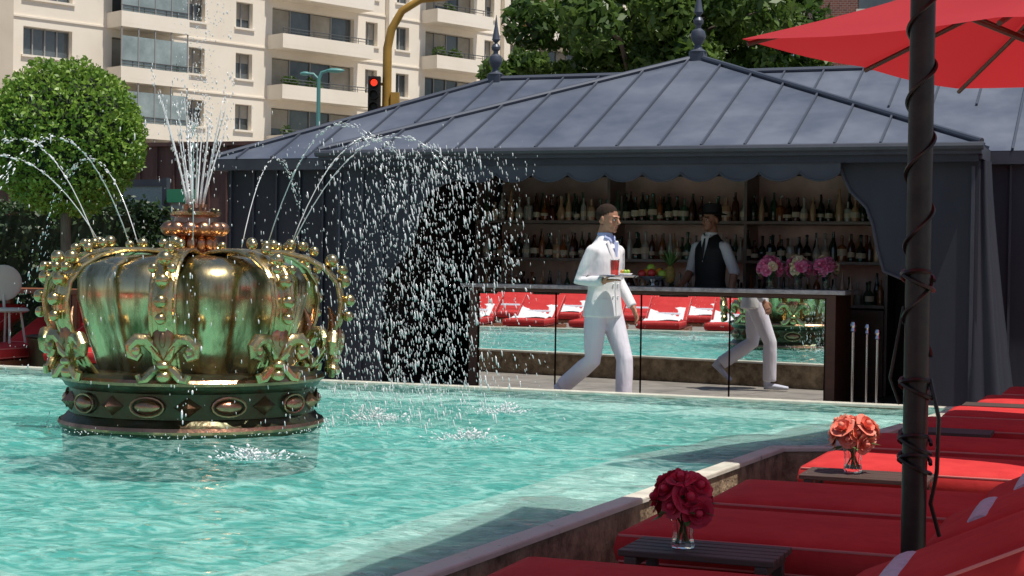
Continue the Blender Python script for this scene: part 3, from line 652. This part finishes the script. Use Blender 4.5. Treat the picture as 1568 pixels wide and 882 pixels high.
def human(name,loc,rz,legs,arms,jacket,hem,trous,shoe,headturn=0,headtilt=0,sleeve='long',hat=False,torsolean=0,armmat=None):
    e=emp(name,loc,rz)
    a=MB(); a.sph((0,0,.93),(.12,.165,.13),0,16,10)
    for (h,k,an,pitch) in legs:
        h,k,an=Vector(h),Vector(k),Vector(an)
        pts=[h+Vector((0,0,.03)),h.lerp(k,.35),h.lerp(k,.75),k,k.lerp(an,.3),k.lerp(an,.65),an]
        a.tube(pts,[(.095,.1),(.092,.095),(.078,.08),(.07,.072),(.072,.075),(.068,.072),(.066,.072)],14,side=(0,1,0))
    ob('trousers',remesh(a,'tr',[trous],.012,2),e)
    a=MB()
    for (h,k,an,pitch) in legs:
        an=Vector(an); Mf=Matrix.Rotation(pitch,4,'Y')
        pr=[(-.06,.03,-.03),(-.04,.04,-.025),(.02,.043,-.02),(.09,.048,-.03),(.15,.045,-.042),(.2,.03,-.05)]
        rs=[]
        for x_,wd,zt in pr:
            zc=(zt-.085)/2-.0; hh=(zt+.085)/2+.002
            rs.append([an+Mf@Vector((x_,wd*math.cos(t),zc+hh*math.sin(t)*(1 if math.sin(t)>0 else .95)+0)) for t in np.linspace(0,6.283,14,endpoint=False)])
        a.rings(rs); a.tube([an+Mf@Vector((-.03,0,-.03)),an+Mf@Vector((-.02,0,.04))],.038,10)
    ob('shoes',remesh(a,'sh',[shoe],.008,2),e)
    a=MB(); rs=[]
    for z,rx,ry,cx in [(hem,.15,.195,0),(.95,.138,.185,0),(1.08,.118,.162,.005),(1.2,.124,.168,.005),(1.32,.13,.176,.0),(1.40,.124,.178,-.005),(1.455,.1,.15,-.01),(1.495,.075,.105,-.015),(1.545,.058,.066,-.015)]:
        if z<hem and z!=hem: continue
        rs.append([Vector((cx+torsolean*(z-.95)+rx*math.cos(t),ry*math.sin(t),z)) for t in np.linspace(0,6.283,24,endpoint=False)])
    a.rings(rs)
    arm=a if armmat is None else MB(); hd=MB(); fore=MB()
    for (s_,el,wr,hf,hs,hu,cu) in arms:
        s_,el,wr=Vector(s_),Vector(el),Vector(wr); sx=Vector((s_.x*.5,s_.y*.55,s_.z-.01)); sg_=1 if s_.y>0 else -1
        s_=s_+Vector((torsolean*.5,-.026*sg_,-.032)); arm.sph(s_+Vector((0,-.008*sg_,0)),(.062,.056,.058),0,14,10)
        if sleeve=='long':
            arm.tube([sx,s_,s_.lerp(el,.5),el,el.lerp(wr,.5),wr],[.045,.058,.055,.05,.047,.042],12)
        else:
            arm.tube([sx,s_,s_.lerp(el,.5),el,el.lerp(wr,.12)],[.045,.059,.058,.056,.056],12)
            fore.tube([el,el.lerp(wr,.4),wr],[.042,.04,.028],10)
        hand(hd,wr+(wr-el).normalized()*.01,hf,hs,hu,cu)
        fore.tube([el.lerp(wr,.8),wr+(wr-el).normalized()*.02],[.028,.026],10)
    ob('jacket' if armmat is None else 'vest',remesh(a,'jk',[jacket],.011,3),e)
    if armmat is not None: ob('shirt_sleeves',remesh(arm,'sl',[armmat],.011,2),e)
    o_=len(fore.v); fore.f+=[tuple(i+o_ for i in f) for f in hd.f]; fore.v+=hd.v; fore.m+=hd.m
    ob('hands',remesh(fore,'hn',[M_skin],.0042,1),e)
    TL=torsolean*.6; HM=Matrix.Translation((TL,0,1.58))@Matrix.Rotation(headturn,4,'Z')@Matrix.Rotation(headtilt,4,'Y')@Matrix.Translation((0,0,-1.58))
    a=MB()
    a.sph((-.008,0,1.715),(.096,.077,.09),0,20,14); a.sph((.028,0,1.672),(.07,.061,.098),0,20,14); a.sph((.045,0,1.612),(.048,.046,.036),0,16,10); a.sph((.078,0,1.592),(.02,.022,.016),0)
    a.tube([(.088,0,1.705),(.102,0,1.685),(.117,0,1.662),(.098,0,1.652)],[.009,.011,.015,.012],10)
    a.tube([(.078,-.045,1.705),(.093,-.02,1.708),(.096,0,1.705),(.093,.02,1.708),(.078,.045,1.705)],.011,8)
    for sg in(-1,1):
        a.sph((-.005,sg*.08,1.675),(.02,.009,.032),0,10,8,M=Matrix.Rotation(.25*sg,4,'Z')); a.sph((.06,sg*.038,1.655),(.025,.022,.022),0)
    a.tube([(.08,0,1.64),(.094,0,1.63),(.085,0,1.615)],.014,8)
    a.tube([(-.03,0,1.5),(-.02,0,1.56),(-.005,0,1.63)],[.058,.054,.054],14)
    h=ob('head',remesh(a,'hd',[M_skin],.0045,2),e); h.matrix_local=HM
    a=MB()
    for sg in(-1,1):
        a.sph((.087,sg*.03,1.684),(.009,.013,.007),0); a.sph((.0945,sg*.03,1.684),(.0035,.006,.006),1); a.tube([(.088,sg*.048,1.703),(.103,sg*.03,1.708),(.103,sg*.015,1.705)],.004,6,2)
    a.sph((.098,0,1.632),(.007,.022,.004),3); a.sph((.096,0,1.624),(.008,.019,.005),3)
    h=ob('face_features',a.mesh('ff',[M_eyew,M_iris,M_hair,M_lip]),e); h.matrix_local=HM
    a=MB(); a.sph((-.012,0,1.722),(.099,.081,.092),0,28,22)
    me_=a.mesh('hr',[M_hair]); bm=bmesh.new(); bm.from_mesh(me_); bmesh.ops.delete(bm,geom=[v for v in bm.verts if v.co.z<1.69+.72*v.co.x],context='VERTS'); bm.to_mesh(me_); bm.free()
    h=ob('hair',me_,e); h.matrix_local=HM
    if hat:
        a=MB(); a.rev([(.098,1.745),(.15,1.738),(.152,1.743),(.1,1.757),(.096,1.80),(.085,1.845),(.03,1.852),(.001,1.84)],24,c=(-.01,0,0)); h=ob('hat',a.mesh('ht',[M_vest]),e); h.matrix_local=HM
    return e
we=human('waiter',(-4.2,13.08,.02),rad(-22),
  [((0,.09,.92),(.17,.09,.51),(.17,.08,.1),0),((0,-.09,.92),(-.02,-.1,.5),(-.34,-.1,.27),rad(42))],
  [((0,-.195,1.445),(-.07,-.235,1.16),(.165,-.2,1.165),(1,.15,.12),(.1,-1,0),(0,0,-1),-.12),((0,.195,1.445),(-.05,.26,1.17),(.1,.27,.95),(.5,.05,-1),(.8,-.5,.2),(0,1,0),.5)],
  M_white,.86,M_trous,M_shoe,headturn=rad(8),headtilt=rad(6),torsolean=.04)
a=MB()
a.add([(.135,-.03,1.49),(.135,.03,1.49),(.142,.0,1.3)],[(0,1,2)]); a.tube([(.05,-.06,1.53),(.075,-.03,1.515),(.1,-.02,1.49)],[.02,.018,.01],8); a.tube([(.05,.06,1.53),(.075,.03,1.515),(.1,.02,1.49)],[.02,.018,.01],8)
a.rev([(.062,1.5),(.066,1.555),(.06,1.57)],16,c=(0.01,0,0),cap=False)
ob('shirt_collar',a.mesh('sc',[M_shirt],fix=False),we)
a=MB()
for sg in(-1,1): a.tube([(.09,sg*.06,1.5),(.125,sg*.05,1.42),(.145,sg*.012,1.28)],[(.016,.006),(.028,.007),(.008,.005)],8,side=(0,1,0))
for z in(1.24,1.14,1.04): a.sph((.137,.03,z),(.005,.009,.009),0); a.sph((.137,-.03,z),(.005,.009,.009),0)
a.box((.085,-.13,1.0),(.012,.1,.03),0,rz=rad(-50)); a.tube([(.143,0,1.28),(.133,0,1.08),(.15,.0,.87)],.004,5)
ob('lapels',a.mesh('lp',[M_white]),we)
ty=emp('serving_tray',(-4.2,13.08,.02),rad(-22)); tc=(.3,-.17,1.2)
a=MB(); a.rev([(.001,0),(.15,0),(.165,.012),(.168,.014),(.163,.018),(.148,.006),(.001,.006)],36,c=tc); ob('tray',a.mesh('ty',[M_chrome]),ty)
a=MB(); a.rev([(.028,.006),(.032,.02),(.036,.14),(.001,.14)],16,c=(tc[0]-.04,tc[1],tc[2]),m=0); a.rev([(.03,.006),(.039,.15),(.037,.15),(.029,.01)],16,c=(tc[0]-.04,tc[1],tc[2]),m=1)
a.rev([(.02,.006),(.06,.03),(.058,.033),(.01,.01)],16,c=(tc[0]+.06,tc[1]+.02,tc[2]),m=2)
for i in range(5): a.sph((tc[0]+.06+.025*math.cos(i*1.3),tc[1]+.02+.025*math.sin(i*1.3),tc[2]+.045),.018,3+i%2)
a.rev([(.001,.006),(.045,.006),(.045,.02),(.001,.02)],16,c=(tc[0]-.02,tc[1]-.09,tc[2]),m=2)
ob('drinks',a.mesh('dk',[pm('red_drink',(.7,.06,.05),rough=.2),M_glass,M_white,pm('lime2',(.3,.45,.05),rough=.4),pm('orange2',(.8,.3,.03),rough=.4)]),ty)
be=human('bartender',(-4.0,15.95,.1),rad(-112),
  [((0,.09,.92),(.02,.1,.5),(0,.1,.1),0),((0,-.09,.92),(.02,-.1,.5),(0,-.1,.1),0)],
  [((0,-.2,1.445),(-.04,-.27,1.17),(.16,-.24,1.04),(1,0,-.5),(0,1,0),(0,0,1),.4),((0,.2,1.445),(-.03,.27,1.17),(.04,.27,.93),(.2,0,-1),(1,0,0),(0,1,0),.4)],
  M_vest,.93,M_vest,M_vest,headturn=rad(-10),sleeve='short',hat=True,armmat=M_white)
a=MB(); a.add([(.1,-.05,1.52),(.1,.05,1.52),(.139,.0,1.26)],[(0,1,2)],0); a.tube([(.075,-.045,1.53),(.095,0,1.5),(.075,.045,1.53)],.012,8,0); a.tube([(.105,0,1.5),(.14,0,1.38),(.145,0,1.28)],[(.01,.006),(.02,.006),(.012,.005)],8,1,side=(0,1,0)); a.rev([(.062,1.5),(.064,1.56)],16,c=(-.005,0,0),m=0,cap=False)
ob('shirt_and_tie',a.mesh('bt',[M_white,M_vest],fix=False),be)
# ------------------------------------------------------------------ foliage
def leaves(mb,cs,n,sz,m=0,asp=.5):
    cs=np.array(cs); k=NR.randint(0,len(cs),n); d=NR.normal(size=(n,3)); d/=np.linalg.norm(d,axis=1)[:,None]
    p=cs[k,:3]+d*(cs[k,3]*NR.uniform(.55,1.08,n)**.7)[:,None]
    a_=NR.normal(size=(n,3))+d*.3; a_/=np.linalg.norm(a_,axis=1)[:,None]; b_=np.cross(a_,NR.normal(size=(n,3))+d); b_/=np.linalg.norm(b_,axis=1)[:,None]
    s_=(sz*NR.uniform(.6,1.25,n))[:,None]
    V_=np.stack([p-a_*s_,p+b_*s_*asp,p+a_*s_,p-b_*s_*asp],1).reshape(-1,3); o=len(mb.v)
    mb.v+=V_.tolist(); mb.f+=(np.arange(n*4).reshape(n,4)+o).tolist(); mb.m+=[m]*n
def tree(name,x,y,zc,rx,rz_,n,sz,seed,h0=0):
    e=emp(name,(x,y,0)); r_=random.Random(seed); a=MB(); cl=[]
    a.tube([(0,0,0),(.05,.02,zc*.35),(-.03,.05,zc*.7),(0,0,zc)],[.2,.16,.12,.07],10)
    for i in range(46):
        u=r_.uniform(-1,1); t=r_.uniform(0,6.283); q_=math.sqrt(1-u*u); k=r_.uniform(.35,1)
        c=Vector((rx*k*q_*math.cos(t),rx*k*q_*math.sin(t),zc+rz_*k*u)); cl.append((*c,r_.uniform(.16,.34)*rx*.75))
        if i%3==0: a.tube([(0,0,zc*.6+r_.uniform(-.3,.6)),c*.5+Vector((0,0,zc*.45)),c],[.07,.045,.015],6)
    ob('trunk_and_limbs',a.mesh('tk',[M_bark]),e)
    a=MB(); leaves(a,cl,n,sz); ob('crown',a.mesh('cr',[M_leaf],False,fix=False),e)
tree('tree',-10.5,28.1,4.3,1.3,1.1,9000,.10,1)
tree('tree',-8.6,29.2,5.9,2.3,1.9,22000,.11,2)
tree('tree',-6.9,30.5,5.5,1.9,1.7,14000,.11,3)
tree('tree',-9.2,33.5,4.2,2.6,1.4,12000,.12,4)
tree('tree',-4.9,31.5,4.0,1.7,1.1,8000,.11,6)
e=emp('topiary_tree',(-10.15,13.8,0)); a=MB(); a.tube([(0,0,0),(.02,0,1),(0,0,2.1)],[.07,.055,.05],10); a.rev([(.2,0),(.3,.02),(.36,.5),(.38,.52),(.34,.53),(.05,.5)],24,m=1); ob('trunk',a.mesh('tt',[M_bark,M_bronze]),e)
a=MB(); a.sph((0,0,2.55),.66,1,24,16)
n=15000; d=NR.normal(size=(n,3)); d/=np.linalg.norm(d,axis=1)[:,None]
lump=1+.05*np.sin(d[:,0]*7+1)*np.sin(d[:,1]*8)*np.sin(d[:,2]*6+2)+.04*np.sin(d[:,0]*17)*np.sin(d[:,2]*15)
p=d*(.77*lump*NR.uniform(.88,1.04,n))[:,None]+np.array([0,0,2.52])
a_=NR.normal(size=(n,3))*.8+d*.7; a_/=np.linalg.norm(a_,axis=1)[:,None]; b_=np.cross(a_,NR.normal(size=(n,3))); b_/=np.linalg.norm(b_,axis=1)[:,None]; s_=(.028*NR.uniform(.6,1.3,n))[:,None]
V_=np.stack([p-a_*s_,p+b_*s_*.55,p+a_*s_,p-b_*s_*.55],1).reshape(-1,3); o=len(a.v); a.v+=V_.tolist(); a.f+=(np.arange(n*4).reshape(n,4)+o).tolist(); a.m+=[0]*n
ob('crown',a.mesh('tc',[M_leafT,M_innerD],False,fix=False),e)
def hedge(name,x0,x1,y0,y1,z1,n,sz=.045):
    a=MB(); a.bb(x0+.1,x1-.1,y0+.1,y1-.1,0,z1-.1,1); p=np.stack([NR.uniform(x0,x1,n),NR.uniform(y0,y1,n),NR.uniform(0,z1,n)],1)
    ax=NR.randint(0,3,n); p[ax==0,1]=y0+NR.normal(size=(ax==0).sum())*.05; p[ax==1,2]=z1+NR.normal(size=(ax==1).sum())*.05; p[ax==2,0]=np.where(NR.rand((ax==2).sum())>.5,x0,x1)
    leaves(a,np.concatenate([p,np.full((n,1),.05)],1),n,sz); ob(name,a.mesh('hg',[M_leafD,M_innerD],False,fix=False))
hedge('hedge',-17,-10.6,15.6,16.4,1.9,12000)
hedge('hedge',-26,4,-7,-6,1.6,12000,.07)
# ------------------------------------------------------------------ back wall, gate, stool, table
a=MB(); a.bb(-40,-9.8,21,21.25,0,3.0)
for i in range(100): a.bb(-39.9+i*.3,-39.88+i*.3,20.97,21,0,3.0)
a.bb(-40,-9.75,20.93,21.3,3.002,3.06); ob('boundary_wall',a.mesh('bw',[M_wallb],False))
e=emp('garden_gate',(-11.4,17,0)); a=MB(); a.bb(-.32,.32,-.02,.02,.1,2.2,0); 
for x in(-.36,.36): a.bb(x-.03,x+.03,-.04,.04,0,2.3,1)
a.bb(-.33,.33,-.04,.04,2.2,2.28,1); a.bb(-.75,-.45,-.03,.03,0,1.9,2); a.bb(.45,.62,-.03,.03,0,2.0,2); a.bb(.42,.75,-.08,.02,2.0,2.16,3)
ob('gate_leaf',a.mesh('gt',[M_frost,M_panel2,M_cream,pm('green_sign',(.05,.3,.15),rough=.4)],False),e)
e=emp('bar_stool',(-11.0,14.0,.02)); a=MB(); a.rev([(.001,.72),(.2,.72),(.22,.735),(.2,.76),(.001,.765)],24,m=0)
a.sph((-.14,.1,1.02),(.03,.2,.19),0,20,12,M=Matrix.Rotation(-.6,4,'Z'))
for t in(.8,2.4,3.9,5.5): a.tube([(.13*math.cos(t),.13*math.sin(t),.73),(.24*math.cos(t),.24*math.sin(t),0)],.012,8,0)
a.tube([(.2*math.cos(t),.2*math.sin(t),.3) for t in np.linspace(0,6.283,24)],.009,6,0); a.tube([(-.1,.07,.75),(-.14,.1,.95)],.014,8)
ob('seat_and_legs',a.mesh('bs',[M_cream]),e)
e=emp('high_table',(-11.1,14.9,.02)); a=MB(); a.bb(-.9,.6,-.35,.35,.9,.95)
for x in(-.8,.5):
    for y in(-.28,.28): a.bb(x-.03,x+.03,y-.03,y+.03,0,.899)
ob('table_top',a.mesh('ht',[M_teak],False),e,bevel=.005)
# ------------------------------------------------------------------ apartment building
ab=emp('apartment_building',(-47.6,88.84,0),rad(67))
BAL=[(-14.2,-9.8),(-3.2,3.9),(9.3,14.4),(20.2,25.2),(30.5,36)]; WIN=[(-19.2,-16.3),(-8.8,-7.7),(-5.5,-4.3),(4.5,5.5),(7.1,8.2),(15.1,16.0),(17.6,18.8),(26.2,27.2),(28.6,29.6)]
W_=MB();Gm=MB();Rl=MB();Pl=MB(); r_=random.Random(9)
W_.bb(-20.5,38,.6,14,0,32)
Gm.bb(-20.2,37.8,.42,.44,0,31.5,0)
ops=sorted([(a0,a1,'b') for a0,a1 in BAL]+[(a0,a1,'w') for a0,a1 in WIN])
for f in range(10):
    z=2.07+3*f
    x=-20.5
    for a0,a1,k in ops:
        p0=a0+(.35 if k=='b' else 0); p1=a1-(.35 if k=='b' else 0)
        W_.bb(x,p0,0,.5,z,z+3,0)
        sill=z+.95 if k=='w' else z+.1
        W_.bb(p0,p1,0,.5,z,sill,0); W_.bb(p0,p1,0,.5,z+2.45,z+3,0)
        if k=='w':
            W_.bb(p0-.12,p1+.12,-.1,-.003,sill-.12,sill,0)
            for q_ in np.linspace(p0,p1,3 if p1-p0<2 else 5): Gm.bb(q_-.035,q_+.035,.33,.4,sill,z+2.45,2)
            Gm.bb(p0,p1,.33,.39,z+2.38,z+2.45,2)
            if r_.random()<.6: hb=r_.uniform(.3,1.2); Gm.bb(p0+.04,p1-.04,.395,.41,z+2.4-hb,z+2.4,1)
        else:
            for q_ in np.linspace(p0,p1,5): Gm.bb(q_-.04,q_+.04,.33,.4,sill,z+2.45,2)
            for q_ in range(4):
                if r_.random()<.45: w_=(p1-p0)/4; Gm.bb(p0+w_*q_+.05,p0+w_*(q_+1)-.05,.395,.41,z+r_.uniform(.1,1.4),z+2.4,1)
            W_.bb(a0,a1,-1.5,-.003,z-.12,z+.08,0)
            W_.bb(a0,a1,-1.5,-1.38,z+.082,z+.72,0); W_.bb(a0,a0+.12,-1.378,-.003,z+.082,z+.72,0); W_.bb(a1-.12,a1,-1.378,-.003,z+.082,z+.72,0)
            Rl.tube([(a0+.05,-1.44,z+1.05),(a1-.05,-1.44,z+1.05)],.03,6); Rl.tube([(a0+.05,-1.44,z+.88),(a1-.05,-1.44,z+.88)],.02,6)
            for q_ in np.linspace(a0+.06,a1-.06,7): Rl.tube([(q_,-1.44,z+.7),(q_,-1.44,z+1.05)],.02,5)
            if a0<-10:
                Gm.bb(a0+.05,a1-.05,-1.42,-1.4,z+.75,z+2.4,3); 
                for q_ in np.linspace(a0+.06,a1-.06,5): Gm.bb(q_-.03,q_+.03,-1.46,-1.39,z+.72,z+2.88,2)
            if r_.random()<.8:
                for q_ in range(r_.randint(1,5)): 
                    c0=r_.uniform(a0+.5,a1-.5); leaves(Pl,[(c0,-1.0,z+.95,r_.uniform(.25,.5)),(c0+.3,-1.0,z+.85,.3)],260,.12)
            if r_.random()<.5: Rl.bb(a0+1,a0+1.9,-.9,-.3,z+.1,z+.85)
        x=p1
    W_.bb(x,38,0,.5,z,z+3,0)
    W_.bb(-20.5,38,-.06,-.004,z+2.9,z+2.99,0)
for q_ in(6.3,16.8): W_.bb(q_-.14,q_+.14,-.35,-.004,0,32,0)
W_.bb(-34,-20.6,-1.5,14,0,32,1)
for f in range(10): Gm.bb(-24,-22.5,-1.53,-1.51,3+3*f,4.6+3*f,0)
ob('walls',W_.mesh('abw',[M_bwall,M_bbei],False,fix=False),ab); ob('windows',Gm.mesh('abg',[M_bglass,M_bshade,M_bframe,pm('balcony_glazing',(.35,.42,.42),(.2,.25,.25),scale=.8,rough=.1)],False,fix=False),ab)
ob('balcony_rails',Rl.mesh('abr',[M_brail],False,fix=False),ab); ob('balcony_plants',Pl.mesh('abp',[M_leaf],False,fix=False),ab)
e=emp('brick_building',(-7.5,62,0),rad(15)); a=MB(); a.bb(-4,9,0,9,0,26,0)
for f in range(8):
    for x in(-2.5,.2,3,6): a.bb(x,x+1.2,-.02,-.004,2+3*f,3.6+3*f,1); a.bb(x-.1,x+1.3,-.12,-.004,1.85+3*f,1.99+3*f,2)
ob('brick_walls',a.mesh('bk',[M_brick,M_bglass,M_cream],False),e)
# ------------------------------------------------------------------ traffic light, street lamp
def W(X_,D_): return (X_*.9336-D_*.3584, X_*.3584+D_*.9336)
x,y=W(-2.74,35); e=emp('traffic_light',(x,y,0),rad(21)); a=MB()
a.tube([(0,0,0),(0,0,4.5),(.0,0,5.9),(.08,0,6.3),(.3,0,6.7),(.7,0,6.95),(1.4,0,7.03),(3.3,0,7.05)],[.12,.1,.095,.09,.085,.08,.075,.06],12,0)
def sig(cx,cz,m,lens,sc=1):
    a.box((cx,-.05,cz),(.26*sc,.24,.8*sc),m)
    for i,mm in enumerate(lens):
        zc=cz+(.26-.26*i)*sc; Mq=Matrix.Rotation(rad(90),4,'X'); a.rev([(.001,0),(.07*sc,0),(.075*sc,.02)],14,c=(cx,-.18,zc),m=mm,M=Mq,cap=False)
        a.rev([(.095*sc,0),(.1*sc,.17),(.092*sc,.17)],14,c=(cx,-.165,zc),m=m,M=Mq,cap=False)
sig(-.26,4.88,2,(3,2,2)); sig(3.05,6.75,0,(2,2,2),1.2); a.bb(-.2,0,-.02,.02,5.1,5.16,0); a.bb(-.2,0,-.02,.02,4.6,4.66,0); a.bb(.09,.27,-.12,.12,4.35,4.95,0)
red=pm('signal_red_lens',(.5,.02,.01),rough=.3); red.node_tree.nodes['Principled BSDF'].inputs['Emission Color'].default_value=(1,.06,.02,1); red.node_tree.nodes['Principled BSDF'].inputs['Emission Strength'].default_value=.9
ob('mast_and_signals',a.mesh('tl',[M_yel,M_yel,M_black,red]),e)
x,y=W(-7.2,60); e=emp('street_lamp',(x,y,0),rad(21)); a=MB(); a.tube([(0,0,0),(0,0,8),(.1,0,8.25),(.4,0,8.35)],[.1,.07,.06,.05],8); a.tube([(0,0,8),(-.2,0,8.2),(-.4,0,8.2)],.05,6); a.sph((.6,0,8.33),(.35,.15,.09)); a.sph((-.5,0,8.2),(.2,.12,.08)); ob('lamp',a.mesh('sl',[M_teal]),e)
